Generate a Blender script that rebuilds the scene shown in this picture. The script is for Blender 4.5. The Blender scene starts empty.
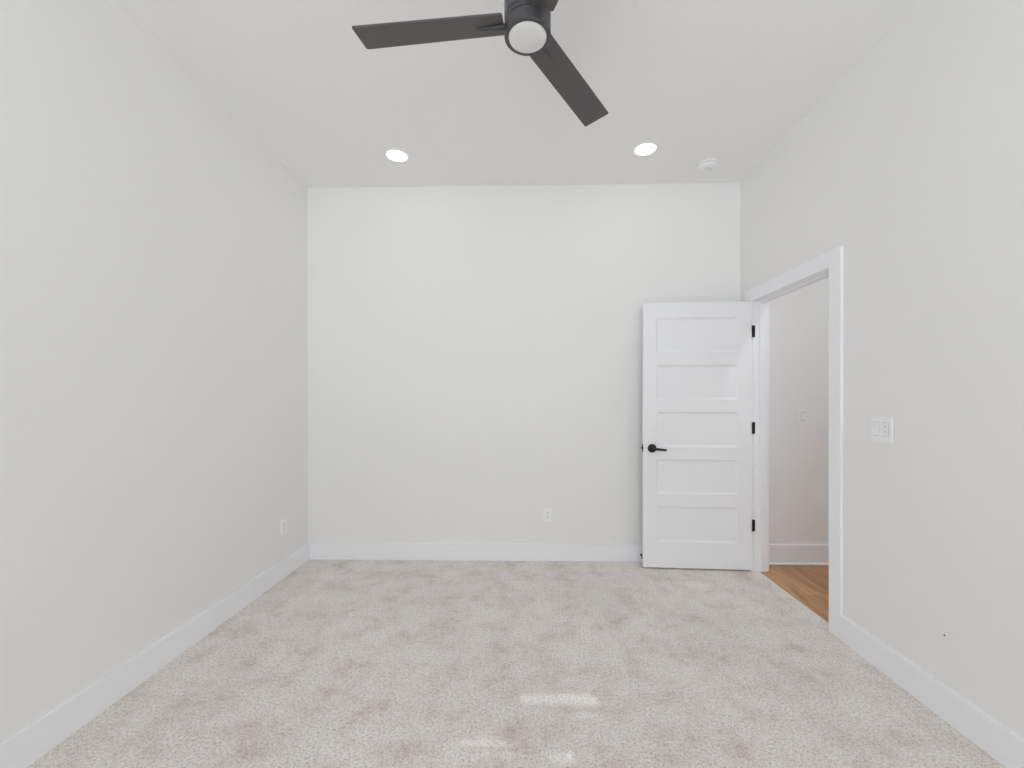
import bpy, bmesh, math
from mathutils import Vector, Matrix, Euler

S = bpy.context.scene
C = S.collection
R = math.radians

# ------------------------------------------------------------------ camera, world, sun, exposure
CAMH = 1.3135
FPX = 426.8
cam = bpy.data.objects.new('camera', bpy.data.cameras.new('camera'))
C.objects.link(cam)
cam.location = (0, 0, CAMH)
cam.rotation_euler = Euler((R(90 - 0.1365), R(0.0745), R(1.1523)), 'XYZ')
cam.data.sensor_width = 36.0
cam.data.lens = FPX / 1024 * 36.0
cam.data.shift_x = -(518.93 - 512) / 1024
cam.data.shift_y = (399.98 - 384) / 1024
cam.data.clip_start = 0.02
S.camera = cam

S.view_settings.view_transform = 'Standard'
S.view_settings.look = 'None'
S.view_settings.gamma = 1
S.view_settings.use_curve_mapping = False
S.view_settings.exposure = 0.06
S.cycles.max_bounces = 16
S.cycles.diffuse_bounces = 12
S.cycles.use_denoising = True

world = bpy.data.worlds.new('daylight'); S.world = world
world.use_nodes = True
wn, wl = world.node_tree.nodes, world.node_tree.links
bg = wn['Background']
bg.inputs['Strength'].default_value = 6.8
wtc = wn.new('ShaderNodeTexCoord'); wsep = wn.new('ShaderNodeSeparateXYZ'); wr = wn.new('ShaderNodeValToRGB')
wl.new(wtc.outputs['Generated'], wsep.inputs[0])
wmap = wn.new('ShaderNodeMapRange'); wmap.inputs[1].default_value = -1; wmap.inputs[2].default_value = 1
wl.new(wsep.outputs[2], wmap.inputs[0]); wl.new(wmap.outputs[0], wr.inputs[0])
we = wr.color_ramp.elements
we[0].position = 0.49; we[0].color = (0.885, 0.94, 0.985, 1)      # lower half, brightened to throw more light on the ceiling
we[1].position = 0.51; we[1].color = (0.57, 0.63, 0.68, 1)      # sky
wl.new(wr.outputs[0], bg.inputs['Color'])

sun = bpy.data.objects.new('sun', bpy.data.lights.new('sun', 'SUN'))
C.objects.link(sun)
SUN_ELEV = R(25)
sun.rotation_euler = (R(90) - SUN_ELEV, 0, 0)       # shines towards +y, down
sun.location = (0, -6, 6)
sun.data.energy = 1.5
sun.data.angle = R(0.14)
sun.data.color = (0.86, 0.93, 1.0)

# room extents (metres)
XL, XR, YB, YN, H = -1.8037, 1.7136, 3.4733, -2.60, 3.0494
WT = 0.107                                            # wall thickness
HB, TB, TC, CW = 0.1378, 0.0165, 0.016, 0.0912          # baseboard, casing
YJ0, YJ1, OH = 2.448, 3.275, 2.050                    # door opening in right wall
XH = XR + WT                                          # hall side of right wall
YHALL = 3.4365                                        # hall facing wall
XHE = 2.95                                            # hall far side
HW = [(-1.15, 1.15, 0.75, 2.42)]                      # window in the wall behind the camera

# daylight portal at the window (guides sampling of the sky only)
for (a, b, c, d) in HW:
    pl = bpy.data.objects.new('window_portal', bpy.data.lights.new('window_portal', 'AREA'))
    C.objects.link(pl)
    pl.data.shape = 'RECTANGLE'; pl.data.size = b - a; pl.data.size_y = d - c
    pl.location = ((a + b) / 2, YN - WT - 0.01, (c + d) / 2)
    pl.rotation_euler = (R(90), 0, 0)
    pl.data.cycles.is_portal = True

# ------------------------------------------------------------------ materials
def mat(name, col, rough=0.5, spec=0.5, metal=0.0, emit=None, estr=0.0):
    m = bpy.data.materials.new(name); m.use_nodes = True
    b = m.node_tree.nodes['Principled BSDF']
    b.inputs['Base Color'].default_value = (*col, 1)
    b.inputs['Roughness'].default_value = rough
    b.inputs['Metallic'].default_value = metal
    b.inputs['Specular IOR Level'].default_value = spec
    if emit:
        b.inputs['Emission Color'].default_value = (*emit, 1)
        b.inputs['Emission Strength'].default_value = estr
    return m

def nd(m, t, **kw):
    n = m.node_tree.nodes.new(t)
    for k, v in kw.items(): setattr(n, k, v)
    return n

def bump(m, scale, dist, strength=1.0, detail=2.0):
    b = m.node_tree.nodes['Principled BSDF']; L = m.node_tree.links
    tc = nd(m, 'ShaderNodeTexCoord'); n = nd(m, 'ShaderNodeTexNoise')
    n.inputs['Scale'].default_value = scale; n.inputs['Detail'].default_value = detail
    bp = nd(m, 'ShaderNodeBump'); bp.inputs['Distance'].default_value = dist
    bp.inputs['Strength'].default_value = strength
    L.new(tc.outputs['Object'], n.inputs['Vector']); L.new(n.outputs['Fac'], bp.inputs['Height'])
    L.new(bp.outputs['Normal'], b.inputs['Normal'])
    return m

M_WALL = bump(mat('wall_paint', (0.882, 0.877, 0.871), 0.75, 0.25), 180, 0.0004, 0.25)
M_CEIL = bump(mat('ceiling_paint', (0.908, 0.906, 0.904), 0.9, 0.15), 120, 0.0004, 0.25)
M_TRIM = mat('trim_paint', (0.925, 0.93, 0.96), 0.38, 0.4)
M_DOOR = mat('door_paint', (0.905, 0.91, 0.935), 0.4, 0.4)
M_PLAST = mat('white_plastic', (0.93, 0.93, 0.94), 0.35, 0.5)
M_PLAST2 = mat('grey_white_plastic', (0.62, 0.62, 0.64), 0.4, 0.5)
M_GAP = mat('gap_shade_mark_grey', (0.55, 0.55, 0.57), 0.6, 0.3)  # grey that paints gap shade round switch parts, also control markings
M_SLOT = mat('dark_slot', (0.05, 0.05, 0.055), 0.7)
M_BLACK = mat('black_hardware', (0.018, 0.017, 0.018), 0.42, 0.5, 0.4)
M_FAN = mat('dark_bronze', (0.080, 0.076, 0.084), 0.42, 0.5, 0.2)
M_BLADE = mat('dark_blade', (0.098, 0.086, 0.088), 0.5, 0.5)
M_LENS = mat('frosted_lens', (0.80, 0.80, 0.79), 0.35, 0.5)
M_RUB = mat('black_rubber', (0.012, 0.012, 0.013), 0.7)
M_LAMP = mat('lit_lens', (0.9, 0.9, 0.9), 0.4, 0.3, emit=(1.0, 0.975, 0.96), estr=7.0)
M_LAMP_H = mat('lit_hall_lens', (0.9, 0.9, 0.9), 0.4, 0.3, emit=(0.90, 0.965, 1.0), estr=142.0)
M_SUNMASK = mat('sun_mask_grey', (0.45, 0.44, 0.42), 0.8)  # for the added sun-shaping slab outside the window
M_GLASS = mat('glass', (1, 1, 1), 0.0, 0.5)
M_GLASS.node_tree.nodes['Principled BSDF'].inputs['Transmission Weight'].default_value = 1.0
M_GLASS.node_tree.nodes['Principled BSDF'].inputs['IOR'].default_value = 1.45

def carpet():
    m = mat('cut_pile_carpet', (0.6, 0.55, 0.5), 1.0, 0.05)
    N, L = m.node_tree.nodes, m.node_tree.links
    b = N['Principled BSDF']
    b.inputs['Sheen Weight'].default_value = 0.25
    b.inputs['Sheen Roughness'].default_value = 0.6
    tc = nd(m, 'ShaderNodeTexCoord')
    def noise(scale, detail, rough=0.5, dist=0.0, stretch=None):
        n = nd(m, 'ShaderNodeTexNoise')
        n.inputs['Scale'].default_value = scale; n.inputs['Detail'].default_value = detail
        n.inputs['Roughness'].default_value = rough; n.inputs['Distortion'].default_value = dist
        if stretch:
            mp = nd(m, 'ShaderNodeMapping'); mp.inputs['Scale'].default_value = stretch
            mp.inputs['Rotation'].default_value = (0, 0, R(-28))
            L.new(tc.outputs['Object'], mp.inputs['Vector']); L.new(mp.outputs[0], n.inputs['Vector'])
        else:
            L.new(tc.outputs['Object'], n.inputs['Vector'])
        return n
    def ramp(src, stops):
        r = nd(m, 'ShaderNodeValToRGB')
        e = r.color_ramp.elements
        e[0].position, e[0].color = stops[0][0], (*stops[0][1], 1)
        e[1].position, e[1].color = stops[-1][0], (*stops[-1][1], 1)
        for p, c in stops[1:-1]:
            k = e.new(p); k.color = (*c, 1)
        L.new(src, r.inputs['Fac']); return r
    big = noise(5.2, 8.0, 0.74)                           # brushed patches of pile, their shading put into the colour
    trk = noise(3.6, 3.0, 0.5, 0.2, (1.0, 0.28, 1.0))     # long footprints / vacuum tracks
    r1 = ramp(big.outputs['Fac'], [(0.36, (0.675, 0.605, 0.545)), (0.45, (0.79, 0.735, 0.685)), (0.57, (0.85, 0.815, 0.775))])
    r2 = ramp(trk.outputs['Fac'], [(0.35, (0.93, 0.92, 0.91)), (0.62, (1.0, 1.0, 1.0))])
    mx = nd(m, 'ShaderNodeMix', data_type='RGBA', blend_type='MULTIPLY'); mx.inputs[0].default_value = 1.0
    L.new(r1.outputs[0], mx.inputs[6]); L.new(r2.outputs[0], mx.inputs[7])
    fib = noise(200.0, 3.0, 0.8)                          # individual tufts
    clump = noise(82.0, 3.0, 0.8)
    avg = nd(m, 'ShaderNodeMath', operation='ADD')
    h1 = nd(m, 'ShaderNodeMath', operation='MULTIPLY'); h1.inputs[1].default_value = 0.6
    h2 = nd(m, 'ShaderNodeMath', operation='MULTIPLY'); h2.inputs[1].default_value = 0.4
    L.new(fib.outputs['Fac'], h1.inputs[0]); L.new(clump.outputs['Fac'], h2.inputs[0])
    L.new(h1.outputs[0], avg.inputs[0]); L.new(h2.outputs[0], avg.inputs[1])
    r3 = ramp(avg.outputs[0], [(0.40, (0.50, 0.48, 0.46)), (0.49, (1.0, 1.0, 1.0)), (0.60, (1.20, 1.20, 1.20))])
    mx2 = nd(m, 'ShaderNodeMix', data_type='RGBA', blend_type='MULTIPLY'); mx2.inputs[0].default_value = 1.0
    L.new(mx.outputs[2], mx2.inputs[6]); L.new(r3.outputs[0], mx2.inputs[7])
    L.new(mx2.outputs[2], b.inputs['Base Color'])
    bp1 = nd(m, 'ShaderNodeBump'); bp1.inputs['Distance'].default_value = 0.006; bp1.inputs['Strength'].default_value = 0.55
    bp2 = nd(m, 'ShaderNodeBump'); bp2.inputs['Distance'].default_value = 0.02; bp2.inputs['Strength'].default_value = 0.25
    L.new(big.outputs['Fac'], bp2.inputs['Height'])
    L.new(avg.outputs[0], bp1.inputs['Height']); L.new(bp2.outputs['Normal'], bp1.inputs['Normal'])
    L.new(bp1.outputs['Normal'], b.inputs['Normal'])
    return m
M_CARPET = carpet()

def wood():
    m = mat('oak_planks', (0.4, 0.22, 0.11), 0.38, 0.4)
    N, L = m.node_tree.nodes, m.node_tree.links
    b = N['Principled BSDF']
    tc = nd(m, 'ShaderNodeTexCoord')
    rot = nd(m, 'ShaderNodeMapping'); rot.inputs['Rotation'].default_value = (0, 0, R(90))
    L.new(tc.outputs['Object'], rot.inputs['Vector'])
    br = nd(m, 'ShaderNodeTexBrick'); br.offset = 0.37
    br.inputs['Scale'].default_value = 1.0
    br.inputs['Brick Width'].default_value = 1.22; br.inputs['Row Height'].default_value = 0.18
    br.inputs['Mortar Size'].default_value = 0.0009
    br.inputs['Color1'].default_value = (0.47, 0.25, 0.12, 1)
    br.inputs['Color2'].default_value = (0.58, 0.325, 0.165, 1)
    br.inputs['Mortar'].default_value = (0.20, 0.10, 0.05, 1)
    L.new(rot.outputs[0], br.inputs['Vector'])
    mp = nd(m, 'ShaderNodeMapping'); mp.inputs['Scale'].default_value = (1.0, 0.09, 1.0)
    L.new(tc.outputs['Object'], mp.inputs['Vector'])
    n = nd(m, 'ShaderNodeTexNoise'); n.inputs['Scale'].default_value = 26; n.inputs['Detail'].default_value = 5
    n.inputs['Distortion'].default_value = 0.6
    L.new(mp.outputs[0], n.inputs['Vector'])
    r = nd(m, 'ShaderNodeValToRGB'); e = r.color_ramp.elements
    e[0].position = 0.3; e[0].color = (0.70, 0.66, 0.62, 1); e[1].position = 0.7; e[1].color = (1.22, 1.22, 1.2, 1)
    L.new(n.outputs['Fac'], r.inputs['Fac'])
    mx = nd(m, 'ShaderNodeMix', data_type='RGBA', blend_type='MULTIPLY'); mx.inputs[0].default_value = 1
    L.new(br.outputs['Color'], mx.inputs[6]); L.new(r.outputs[0], mx.inputs[7])
    L.new(mx.outputs[2], b.inputs['Base Color'])
    return m
M_WOOD = wood()

# ------------------------------------------------------------------ geometry helpers
def box(bm, x0, x1, y0, y1, z0, z1, bev=0.0, seg=2, mtx=None):
    r = bmesh.ops.create_cube(bm, size=1.0)
    vs = r['verts']
    for v in vs:
        v.co = Vector(((x0 + x1) / 2 + v.co.x * (x1 - x0), (y0 + y1) / 2 + v.co.y * (y1 - y0), (z0 + z1) / 2 + v.co.z * (z1 - z0)))
    if bev > 0:
        es = {e for v in vs for e in v.link_edges}
        o = bmesh.ops.bevel(bm, geom=list(es), offset=bev, segments=seg, affect='EDGES', profile=0.5)
        vs = list({v for f in o['faces'] for v in f.verts} | {v for v in vs if v.is_valid})
        # all verts of this island
        seen = set(vs); st = list(vs)
        while st:
            v = st.pop()
            for e in v.link_edges:
                w = e.other_vert(v)
                if w not in seen: seen.add(w); st.append(w)
        vs = list(seen)
    if mtx is not None:
        for v in vs: v.co = mtx @ v.co
    return vs

def lathe(bm, prof, n=48, mtx=None, cap0=True, cap1=True):
    """prof: list of (radius, z)"""
    rings = []
    for (r, z) in prof:
        if r < 1e-6:
            rings.append([bm.verts.new((0, 0, z))])
        else:
            rings.append([bm.verts.new((r * math.cos(2 * math.pi * i / n), r * math.sin(2 * math.pi * i / n), z)) for i in range(n)])
    for a, b in zip(rings, rings[1:]):
        for i in range(n):
            j = (i + 1) % n
            if len(a) == 1: bm.faces.new((a[0], b[i], b[j]))
            elif len(b) == 1: bm.faces.new((a[i], b[0], a[j]))
            else: bm.faces.new((a[i], b[i], b[j], a[j]))
    if cap0 and len(rings[0]) > 1: bm.faces.new(rings[0])
    if cap1 and len(rings[-1]) > 1: bm.faces.new(rings[-1][::-1])
    if mtx is not None:
        for r in rings:
            for v in r: v.co = mtx @ v.co

def loft(bm, secs, mtx=None):
    """secs: list of (x, yc, zc, halfwidth_y, halfheight_z); superellipse sections along x"""
    n = 16; rings = []
    for (x, yc, zc, a, b) in secs:
        ring = []
        for i in range(n):
            t = 2 * math.pi * i / n; c, s = math.cos(t), math.sin(t)
            f = lambda q: math.copysign(abs(q) ** 0.6, q)
            ring.append(bm.verts.new((x, yc + a * f(c), zc + b * f(s))))
        rings.append(ring)
    for p, q in zip(rings, rings[1:]):
        for i in range(n):
            j = (i + 1) % n
            bm.faces.new((p[i], p[j], q[j], q[i]))
    bm.faces.new(rings[0][::-1]); bm.faces.new(rings[-1])
    if mtx is not None:
        for r in rings:
            for v in r: v.co = mtx @ v.co

def obj(name, bm, m, parent=None, smooth=None):
    bmesh.ops.recalc_face_normals(bm, faces=bm.faces)
    me = bpy.data.meshes.new(name); bm.to_mesh(me); bm.free()
    me.materials.append(m)
    if smooth is not None:
        for p in me.polygons: p.use_smooth = True
        me.set_sharp_from_angle(angle=R(smooth))
    o = bpy.data.objects.new(name, me); C.objects.link(o)
    if parent: o.parent = parent
    return o

def struct(name, bm, m, parent=None, smooth=None):
    o = obj(name, bm, m, parent, smooth)
    if not parent: o['kind'] = 'structure'
    return o

def thing(name, label, cat, loc=(0, 0, 0), rot=(0, 0, 0), group=None, kind=None):
    o = bpy.data.objects.new(name, None); C.objects.link(o)
    o.empty_display_size = 0.05
    o.location = loc; o.rotation_euler = rot
    if kind: o['kind'] = kind
    if label: o['label'] = label
    if cat: o['category'] = cat
    if group: o['group'] = group
    return o

NB = bmesh.new

# ------------------------------------------------------------------ room shell
bm = NB(); box(bm, XL - WT, XR + 0.045, YN - WT, YB + WT, -0.12, 0.0)
struct('floor', bm, M_CARPET)
bm = NB(); box(bm, XR + 0.045, XHE + WT, YN - WT, YB + WT, -0.12, -0.004)
struct('floor_hall', bm, M_WOOD)
bm = NB(); box(bm, XL - WT, XHE + WT, YN - WT, YB + WT, H, H + 0.15)
struct('ceiling', bm, M_CEIL)
bm = NB(); box(bm, XL - WT, XL, YN - WT, YB + WT, 0, H)
struct('wall_left', bm, M_WALL)
bm = NB(); box(bm, XL, XR, YB, YB + WT, 0, H)
struct('wall_back', bm, M_WALL)
bm = NB()                                             # right wall with the door opening
box(bm, XR, XH, YN - WT, YJ0 - 0.02, 0, H)
box(bm, XR, XH, YJ1 + 0.02, YB + WT, 0, H)
box(bm, XR, XH, YJ0 - 0.02, YJ1 + 0.02, OH + 0.02, H)
struct('wall_right', bm, M_WALL)
bm = NB(); box(bm, XH, XHE, YHALL, YHALL + WT, -0.004, H)
struct('wall_hall_end', bm, M_WALL)
bm = NB(); box(bm, XHE, XHE + WT, YN - WT, YHALL + WT, -0.004, H)
struct('wall_hall_side', bm, M_WALL)
bm = NB(); box(bm, XH, XHE, YN - WT, YN, -0.004, H)
struct('wall_hall_near', bm, M_WALL)
bm = NB()                                             # wall behind the camera with its window
a, b, c, d = HW[0]
box(bm, XL, a, YN - WT, YN, 0, H); box(bm, b, XR, YN - WT, YN, 0, H)
box(bm, a, b, YN - WT, YN, 0, c); box(bm, a, b, YN - WT, YN, d, H)
struct('wall_near', bm, M_WALL)
bm = NB()
yw = YN - 0.07
for (x0, x1, z0, z1) in ((a, a + .04, c, d), (b - .04, b, c, d), (a + .04, b - .04, c, c + .05), (a + .04, b - .04, d - .04, d),
                         (-.42, -.37, c + .05, d - .04), (.37, .42, c + .05, d - .04)):
    box(bm, x0, x1, yw - .03, yw + .03, z0, z1, .003, 1)
win = struct('window_1', bm, M_TRIM)
bm = NB(); box(bm, a - .04, b + .04, YN - .115, YN + .03, c - .03, c, .004)
struct('trim_window_sill', bm, M_TRIM)
# added unseen slab outside that window; its slots shape thin sun strips
strips = [(-0.035, 0.305, 1.83, 1.895), (0.10, 0.305, 1.872, 1.90), (-0.147, 0.143, 2.243, 2.262), (0.268, 0.438, 2.190, 2.212),
          (-0.26, -0.03, 1.60, 1.635), (0.08, 0.17, 1.535, 1.585), (0.20, 0.262, 1.755, 1.785), (-0.20, 0.02, 1.555, 1.575)]
zr = 2.72
off = zr / math.tan(SUN_ELEV)
cuts = [(x0, x1, y0 - off, y1 - off) for x0, x1, y0, y1 in strips]
ys = sorted({-8.0, YN - WT - 0.02} | {q for c_ in cuts for q in c_[2:]})
bm = NB()
for y0, y1 in zip(ys, ys[1:]):
    ym = (y0 + y1) / 2
    gaps = sorted((x0, x1) for x0, x1, p, q in cuts if p < ym < q)
    x = -3.5
    for g0, g1 in gaps:
        if g0 > x: box(bm, x, g0, y0, y1, zr, zr + 0.004)
        x = max(x, g1)
    box(bm, x, 3.5, y0, y1, zr, zr + 0.004)
o = struct('sun_slot_mask', bm, M_SUNMASK)

# ------------------------------------------------------------------ baseboards
def baseboard(name, x0, x1, y0, y1, side, hb=HB, z0=0.0, x_in=None):
    bm = NB(); box(bm, x0, x1, y0, y1, z0, hb, 0.0012, 1)
    return struct(name, bm, M_TRIM)
baseboard('baseboard_left', XL, XL + TB, YN, YB, 0)
baseboard('baseboard_back', XL + TB, XR - TB, YB - TB, YB, 0)
baseboard('baseboard_right', XR - TB, XR, YN, YJ0 - 0.006 - CW, 0)
baseboard('baseboard_right_corner', XR - TB, XR, YJ1 + 0.006 + CW, YB, 0)
baseboard('baseboard_near', XL + TB, XR - TB, YN, YN + TB, 0)
baseboard('baseboard_hall', XH, XHE, YHALL - TB, YHALL, 0, hb=0.154)
baseboard('baseboard_hall_side', XHE - TB, XHE, YN, YHALL - TB, 0, hb=0.154)

bm = NB(); box(bm, XH, XHE - TB, YHALL - TB - 0.013, YHALL - TB, -0.004, 0.012, 0.005, 3)
struct('trim_shoe_moulding', bm, M_TRIM)

# ------------------------------------------------------------------ door frame
bm = NB()
yo0, yo1, zt = YJ0 - 0.006, YJ1 + 0.006, OH + 0.003
for (x0, x1) in ((XR - TC, XR), (XH, XH + TC)):
    e0 = yo0 - CW; e1 = min(yo1 + CW, YB - 0.002) if x0 < XR else YHALL - 0.002
    box(bm, x0, x1, e0, yo0, 0, zt + CW, 0.0015, 1)
    box(bm, x0, x1, yo1, e1, 0, zt + CW, 0.0015, 1)
    box(bm, x0, x1, yo0, yo1, zt, zt + CW, 0.0015, 1)
struct('trim_door_casing', bm, M_TRIM)
bm = NB()
box(bm, XR, XH, YJ0 - 0.02, YJ0, 0, OH + 0.02)
box(bm, XR, XH, YJ1, YJ1 + 0.02, 0, OH + 0.02)
box(bm, XR, XH, YJ0, YJ1, OH, OH + 0.02)
xs0, xs1 = XR + 0.046, XR + 0.082                     # door stop strips
box(bm, xs0, xs1, YJ0, YJ0 + 0.011, 0, OH, 0.001, 1)
box(bm, xs0, xs1, YJ1 - 0.011, YJ1, 0, OH, 0.001, 1)
box(bm, xs0, xs1, YJ0 + 0.011, YJ1 - 0.011, OH - 0.011, OH, 0.001, 1)
struct('trim_door_jamb', bm, M_TRIM)

# ------------------------------------------------------------------ the open five-panel door
DW, DH, DT = 0.803, 2.0355, 0.035
# local frame: origin at the visible face's hinge corner, +x towards the latch side, +y away from camera
ANG = R(3.28)
door = thing('door_1', 'white five-panel door standing open against the back wall, black lever and hinges', 'door',
             (XR - 0.018, 3.268, 0.0140), (0, 0, -ANG), kind='structure')
def door_leaf():
    bm = NB()
    st = 0.110
    px = [0, 0.101, DW - 0.098, DW]
    rows = [(0.114, 0.380), (0.476, 0.742), (0.836, 1.107), (1.201, 1.468), (1.563, 1.838)]
    zs = [0] + sorted([DH - v for r in rows for v in r]) + [DH]
    def quad(p): bm.faces.new([bm.verts.new(v) for v in p])
    for (yf, sg) in ((0.0, 1), (DT, -1)):
        for i in range(3):
            for k in range(len(zs) - 1):
                x0, x1, z0, z1 = px[i], px[i + 1], zs[k], zs[k + 1]
                ring = lambda ins, dep: [(-(x0 + ins), yf + sg * dep, z0 + ins), (-(x1 - ins), yf + sg * dep, z0 + ins),
                                         (-(x1 - ins), yf + sg * dep, z1 - ins), (-(x0 + ins), yf + sg * dep, z1 - ins)]
                if i == 1 and k % 2 == 1:
                    rs = [ring(0, 0), ring(0.002, 0.004), ring(0.014, 0.0100), ring(0.017, 0.0115)]
                    for p, q in zip(rs, rs[1:]):
                        for j in range(4):
                            quad((p[j], p[(j + 1) % 4], q[(j + 1) % 4], q[j]))
                    quad(rs[-1])
                else:
                    quad(ring(0, 0))
    for i in range(3):
        for z in (0, DH):
            quad(((-px[i], 0, z), (-px[i + 1], 0, z), (-px[i + 1], DT, z), (-px[i], DT, z)))
    for k in range(len(zs) - 1):
        for x in (0, DW):
            quad(((-x, 0, zs[k]), (-x, 0, zs[k + 1]), (-x, DT, zs[k + 1]), (-x, DT, zs[k])))
    bmesh.ops.remove_doubles(bm, verts=bm.verts, dist=1e-5)
    return bm
leaf = obj('leaf', door_leaf(), M_DOOR, door)
hz = 0.932 - 0.0140
for sg, nm in ((1, 'front'), (-1, 'back')):
    y0 = 0.0 if sg == 1 else DT
    f = lambda dx, dep, dz: (-(DW - 0.0655) + dx, y0 - sg * dep, hz + dz)
    rosem = Matrix.Translation((-(DW - 0.0655), y0, hz)) @ Matrix.Rotation(R(90) * sg, 4, 'X')
    bm = NB()
    lathe(bm, [(0.033, 0), (0.033, 0.005), (0.031, 0.009), (0.016, 0.0115), (0.013, 0.014), (0.012, 0.045), (0.0, 0.045)], 40, rosem)
    h = obj('handle', bm, M_BLACK, door, 35); h['label'] = 'black lever handle with round rose'
    bm = NB()
    yy = y0 - sg * 0.048
    x_ = -(DW - 0.0655)
    loft(bm, [(x_ - 0.012, yy, hz, .006, .007), (x_ - 0.008, yy, hz, .008, .0105), (x_ + 0.02, yy, hz - .001, .0075, .0105),
              (x_ + 0.06, yy + sg * .001, hz - .006, .006, .0085), (x_ + 0.090, yy + sg * .003, hz - .009, .0055, .0085),
              (x_ + 0.099, yy + sg * .004, hz - .009, .004, .006)])
    obj('lever', bm, M_BLACK, h, 50)
bm = NB()
box(bm, -DW - 0.0025, -DW + 0.001, 0.005, 0.030, hz - 0.0285, hz + 0.0285, 0.0008, 1)
box(bm, -DW - 0.012, -DW, 0.010, 0.026, hz - 0.010, hz + 0.010, 0.003, 2)
o = obj('latch', bm, M_BLACK, door); o['label'] = 'black latch plate on the door edge'
Dm = Matrix.Translation(door.location) @ Matrix.Rotation(-ANG, 4, 'Z')
Di = Dm.inverted()
for zc in (1.824, 1.091, 0.351):
    bm = NB()
    lathe(bm, [(0, -0.046), (0.003, -0.0455), (0.0045, -0.043), (0.0045, 0.043), (0.003, 0.0455), (0, 0.046)], 20,
          Di @ Matrix.Translation((XR - 0.0075, YJ1 - 0.0052, zc)))
    box(bm, XR - 0.005, XR + 0.013, YJ1 - 0.0025, YJ1 - 0.0003, zc - 0.044, zc + 0.044, 0.0009, 1, Di)
    o = obj('hinge', bm, M_BLACK, door, 40); o['label'] = 'black butt hinge'

# door stop on the back baseboard
ds = thing('door_stop', 'small black door stop on the back baseboard behind the open door', 'door stop', (0.914, YB - TB, 0.057), (R(90), 0, 0))
bm = NB(); lathe(bm, [(0, 0), (0.009, 0), (0.009, 0.004), (0.005, 0.008), (0.0045, 0.055), (0, 0.055)], 24)
obj('post', bm, M_BLACK, ds, 40)
bm = NB(); lathe(bm, [(0.0, 0.052), (0.010, 0.052), (0.0122, 0.056), (0.0122, 0.068), (0.008, 0.072), (0, 0.072)], 24)
obj('bumper', bm, M_RUB, ds, 40)

# ------------------------------------------------------------------ plates on the walls
def plate_bm(w, h, t=0.005):
    bm = NB(); vs = box(bm, -w / 2, w / 2, -t, 0, -h / 2, h / 2)
    fr = [e for e in bm.edges if abs(e.verts[0].co.y - e.verts[1].co.y) > t / 2]
    bmesh.ops.bevel(bm, geom=fr, offset=0.004, segments=3, affect='EDGES')
    fr = [e for e in bm.edges if all(v.co.y < -t * 0.9 for v in e.verts)]
    bmesh.ops.bevel(bm, geom=fr, offset=0.0022, segments=2, affect='EDGES')
    return bm
def screw(t, x, z, parent):
    bm = NB(); lathe(bm, [(0.0032, 0), (0.0032, 0.0008), (0.0022, 0.0014), (0, 0.0014)], 16, Matrix.Translation((x, -t, z)) @ Matrix.Rotation(R(90), 4, 'X'))
    obj('screw', bm, M_PLAST, parent, 40)
# local: -y faces the room
def outlet(name, label, loc, rz):
    t = thing(name, label, 'outlet', loc, (0, 0, rz))
    p = obj('cover_plate', plate_bm(0.070, 0.114), M_PLAST, t, 30)
    bm = NB(); box(bm, -0.0167, 0.0167, -0.0065, -0.0045, -0.0335, 0.0335, 0.0008, 1)
    r = obj('receptacle', bm, M_PLAST, t)
    bm = NB()
    for zc in (0.0175, -0.0175):
        for x, hh in ((-0.0064, 0.0045), (0.0064, 0.0038)):
            box(bm, x - 0.0012, x + 0.0012, -0.0068, -0.006, zc + 0.002 - hh, zc + 0.002 + hh)
        lathe(bm, [(0.0026, 0), (0.0026, 0.0006)], 12, Matrix.Translation((0, -0.0063, zc - 0.009)) @ Matrix.Rotation(R(90), 4, 'X'))
    obj('socket_slots', bm, M_SLOT, r)
    for z in (0.048, -0.048): screw(0.005, 0, z, p)
    return t
outlet('electrical_outlet', 'white duplex outlet low on the back wall, left of the open door', (0.163, YB, 0.371), 0)
outlet('electrical_outlet', 'white outlet plate low on the left wall near the back corner', (XL, 3.115, 0.372), R(90))

def rocker(parent, xc, nm='rocker'):
    bm = NB(); box(bm, xc - 0.0172, xc + 0.0172, -0.0068, -0.0045, -0.0340, 0.0340)
    fr = obj('rocker_gap_shade', bm, M_GAP, parent)  # grey margin stands in for the shadow gap around the rocker
    bm = NB()
    vs = box(bm, xc - 0.0155, xc + 0.0155, -0.0105, -0.005, -0.0315, 0.0315, 0.0008, 1)
    for v in vs:
        if v.co.y < -0.007: v.co.y += 0.0040 * (v.co.z + 0.031) / 0.062 - 0.0005      # tipped
    obj(nm, bm, M_PLAST, parent)
t = thing('light_switch', 'white single light switch on the hallway wall seen through the doorway', 'light switch', (2.186, YHALL, 1.172))
p = obj('cover_plate', plate_bm(0.072, 0.118), M_PLAST, t, 30)
rocker(t, 0)
for z in (0.048, -0.048): screw(0.005, 0, z, p)

t = thing('light_switch', 'white two-gang switch plate with rocker and fan control, right of doorway', 'light switch', (XR, 2.0965, 1.165), (0, 0, R(-90)))
p = obj('cover_plate', plate_bm(0.119, 0.119, 0.0065), M_PLAST, t, 30)
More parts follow.
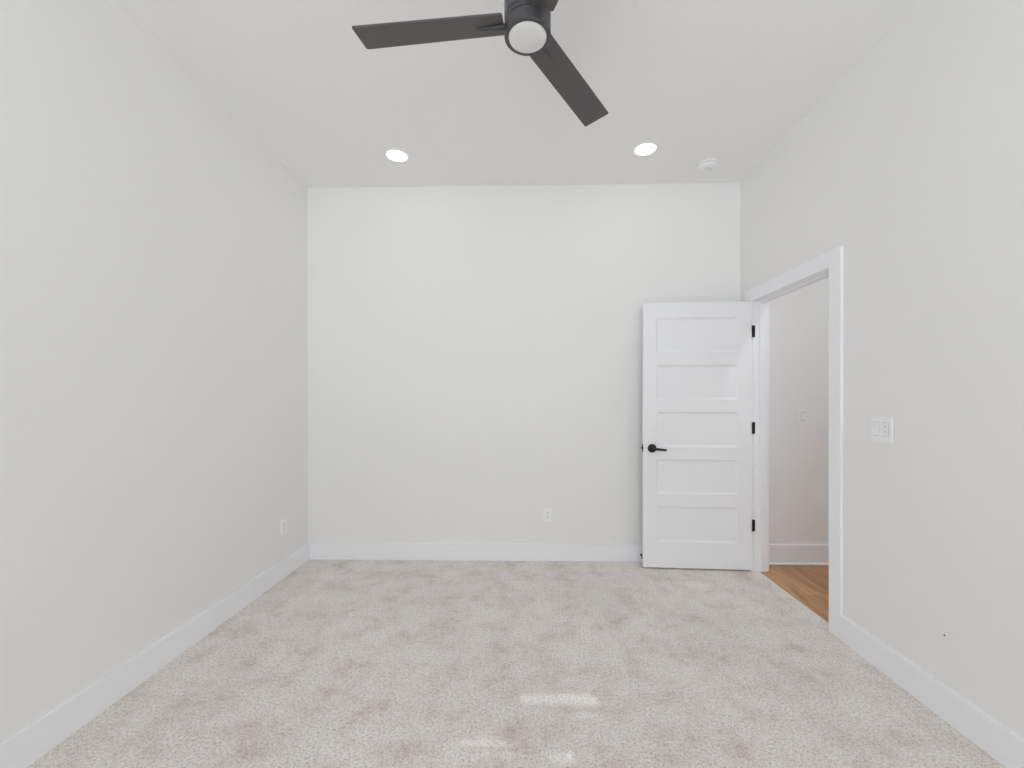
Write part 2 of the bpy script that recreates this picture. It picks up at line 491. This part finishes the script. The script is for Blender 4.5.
# local +x points towards -y (nearer the camera): rocker on the far (left) side, fan control near (right)
rocker(t, -0.027)
bm = NB(); box(bm, 0.027 - 0.0172, 0.027 + 0.0172, -0.0080, -0.0045, -0.0340, 0.0340)
fc = obj('fan_control', bm, M_GAP, t); fc['label'] = 'small fan and light control with buttons'  # its grey rim paints the gap shade around the control face
bm = NB(); box(bm, 0.027 - 0.0160, 0.027 + 0.0160, -0.0092, -0.0045, -0.0325, 0.0325, 0.0006, 1)
obj('control_face', bm, M_PLAST, fc)
bm = NB()
box(bm, 0.022, 0.032, -0.0096, -0.0088, 0.0105, 0.0190)
box(bm, 0.0185, 0.0215, -0.0096, -0.0088, -0.0075, -0.0020); box(bm, 0.0215, 0.0325, -0.0096, -0.0088, -0.0100, -0.0070)
obj('button_marks', bm, M_GAP, fc)
bm = NB(); box(bm, 0.0185, 0.0345, -0.0096, -0.0088, -0.0265, -0.0125)
o = obj('button', bm, M_GAP, fc)
bm = NB(); box(bm, 0.0200, 0.0330, -0.0115, -0.0088, -0.0250, -0.0140, 0.0008, 1)
obj('button', bm, M_PLAST, fc)
for (x, z) in ((-0.027, 0.048), (-0.027, -0.048), (0.027, 0.048), (0.027, -0.048)): screw(0.0065, x, z, p)

# tiny nail left in the right wall
bm = NB(); lathe(bm, [(0, -0.004), (0.0012, -0.004), (0.0012, 0.003), (0.003, 0.003), (0.0032, 0.0045), (0, 0.005)], 12,
                 Matrix.Rotation(R(-90), 4, 'Y'))
o = obj('nail', bm, M_BLACK, None, 40); o.location = (XR, 1.785, 0.341); o.scale = (1, 0.8, 1.2)
o['label'] = 'tiny dark nail head low on the right wall'; o['category'] = 'nail'

# ------------------------------------------------------------------ ceiling fixtures
def can_light(x, y, label, group='recessed ceiling lights', lamp=None):
    t = thing('recessed_light', label, 'ceiling light', (x, y, H), group=group)
    bm = NB(); lathe(bm, [(0.090, 0.0), (0.090, -0.002), (0.087, -0.0045), (0.076, -0.005), (0.0700, -0.0035), (0.0675, 0.0)], 56, None, False, False)
    obj('trim_ring', bm, M_PLAST, t, 50)
    bm = NB(); lathe(bm, [(0.0676, -0.001), (0.058, -0.0020), (0.0, -0.0022)], 56, None, False, False)
    obj('lens', bm, lamp or M_LAMP, t, 60)
can_light(-0.928, 3.030, 'round recessed ceiling light on the left, before the back wall')
can_light(0.822, 2.990, 'round recessed ceiling light on the right, beside the smoke detector')
can_light(-0.928, 0.15, 'round recessed ceiling light on the left, above the camera end')
can_light(0.822, 0.15, 'round recessed ceiling light on the right, above the camera end')
can_light(-0.928, -1.9, 'added recessed fill light on the left, unseen behind the camera')  # extra pair added to even out the room light
can_light(0.822, -1.9, 'added recessed fill light on the right, unseen behind the camera')
can_light(2.4, 2.15, 'round recessed ceiling light in the hallway, nearer the doorway', lamp=M_LAMP_H)
can_light(2.4, 0.6, 'added recessed fill light in the hallway, unseen, farther from the doorway', lamp=M_LAMP_H)  # second hall lamp, added to brighten the hallway

t = thing('smoke_detector', 'round white smoke detector on the ceiling near the back right corner', 'smoke detector', (1.333, 3.187, H), (0, 0, R(25)))
bm = NB(); lathe(bm, [(0.0, 0.0), (0.077, 0.0), (0.077, -0.007), (0.074, -0.011), (0.0, -0.011)], 56)
obj('base', bm, M_PLAST, t, 40)
bm = NB(); lathe(bm, [(0.0, -0.010), (0.058, -0.010), (0.058, -0.0155), (0.064, -0.016), (0.0635, -0.026), (0.055, -0.036), (0.040, -0.040), (0.0, -0.041)], 56)
b_ = obj('cover', bm, M_PLAST, t, 35)
bm = NB()
for k in range(5):
    box(bm, -0.030 + k * 0.003, 0.030 - k * 0.003, -0.024 + k * 0.006, -0.0228 + k * 0.006, -0.0414, -0.0395)
obj('grille', bm, M_PLAST2, b_)
bm = NB(); lathe(bm, [(0, -0.0395), (0.011, -0.0395), (0.011, -0.043), (0.009, -0.044), (0, -0.044)], 24, Matrix.Translation((0.012, 0.022, 0)))
obj('test_button', bm, M_PLAST, b_, 40)

# ------------------------------------------------------------------ ceiling fan
FX, FY, ZB, ZLK = 0.002, 1.624, 2.735, 2.684
fan = thing('ceiling_fan', 'dark bronze three-blade ceiling fan with round white light, hanging from ceiling', 'ceiling fan', (FX, FY, H))
z = lambda w: w - H
bm = NB(); lathe(bm, [(0.0715, z(ZLK) + 0.004), (0.0725, z(ZLK)), (0.085, z(ZLK)), (0.0880, z(ZLK) + 0.003), (0.0880, z(2.729)), (0.080, z(2.729)), (0, z(2.729))], 72, None, False)
lk = obj('light_kit', bm, M_FAN, fan, 35)
bm = NB(); lathe(bm, [(0.0720, z(ZLK) + 0.004), (0.0710, z(ZLK) - 0.001), (0.065, z(ZLK) - 0.004), (0.045, z(ZLK) - 0.007), (0.02, z(ZLK) - 0.0085), (0, z(ZLK) - 0.0088)], 72, None, False)
o = obj('lens', bm, M_LENS, lk, 50); o['label'] = 'frosted white round lens'
bm = NB(); lathe(bm, [(0.0, z(2.7295)), (0.083, z(2.7295)), (0.083, z(2.7325)), (0.0875, z(2.7325)), (0.0875, z(2.7500)), (0.0845, z(2.7505)), (0.0845, z(2.7525)),
                      (0.0880, z(2.7530)), (0.0880, z(2.835)), (0.084, z(2.845)), (0.055, z(2.855)), (0.0, z(2.855))], 72)
obj('motor_housing', bm, M_FAN, fan, 35)
bm = NB(); lathe(bm, [(0.0, z(2.85)), (0.0125, z(2.85)), (0.0125, -0.03), (0.0, -0.03)], 24)
obj('downrod', bm, M_FAN, fan, 40)
bm = NB(); lathe(bm, [(0.0, -0.055), (0.025, -0.055), (0.045, -0.045), (0.066, -0.02), (0.068, 0.0), (0, 0.0)], 48)
obj('canopy', bm, M_FAN, fan, 40)
P = R(9.6)
for a_ in (57.0, 174.9, 289.5):
    mt = Matrix.Translation((0, 0, z(ZB))) @ Matrix.Rotation(R(a_), 4, 'Z') @ Matrix.Rotation(-P, 4, 'X')
    bm = NB()
    vs = box(bm, 0.0895, 0.664, 0.0105 - 0.0655, 0.0105 + 0.0655, -0.001, 0.006)
    fr = [e for e in bm.edges if abs(e.verts[0].co.z - e.verts[1].co.z) > 0.004]
    bmesh.ops.bevel(bm, geom=fr, offset=0.004, segments=3, affect='EDGES')
    bmesh.ops.bevel(bm, geom=[e for e in bm.edges if abs(e.verts[0].co.z - e.verts[1].co.z) < 1e-6], offset=0.001, segments=1, affect='EDGES')
    for v in bm.verts:
        k = (0.664 - v.co.x) / 0.575                       # blade narrows towards the hub
        v.co.y = 0.0105 + (v.co.y - 0.0105) * (1 - 0.13 * k)
        v.co = mt @ v.co
    bl = obj('blade', bm, M_BLADE, fan)
    bm = NB()
    loft(bm, [(0.070, 0.004, -0.005, .017, .008), (0.100, 0.004, -0.006, .015, .008), (0.130, 0.004, -0.006, .011, .007),
              (0.180, 0.004, -0.004, .007, .005), (0.198, 0.004, -0.003, .005, .003)], mt)
    obj('blade_bracket', bm, M_FAN, bl, 50)
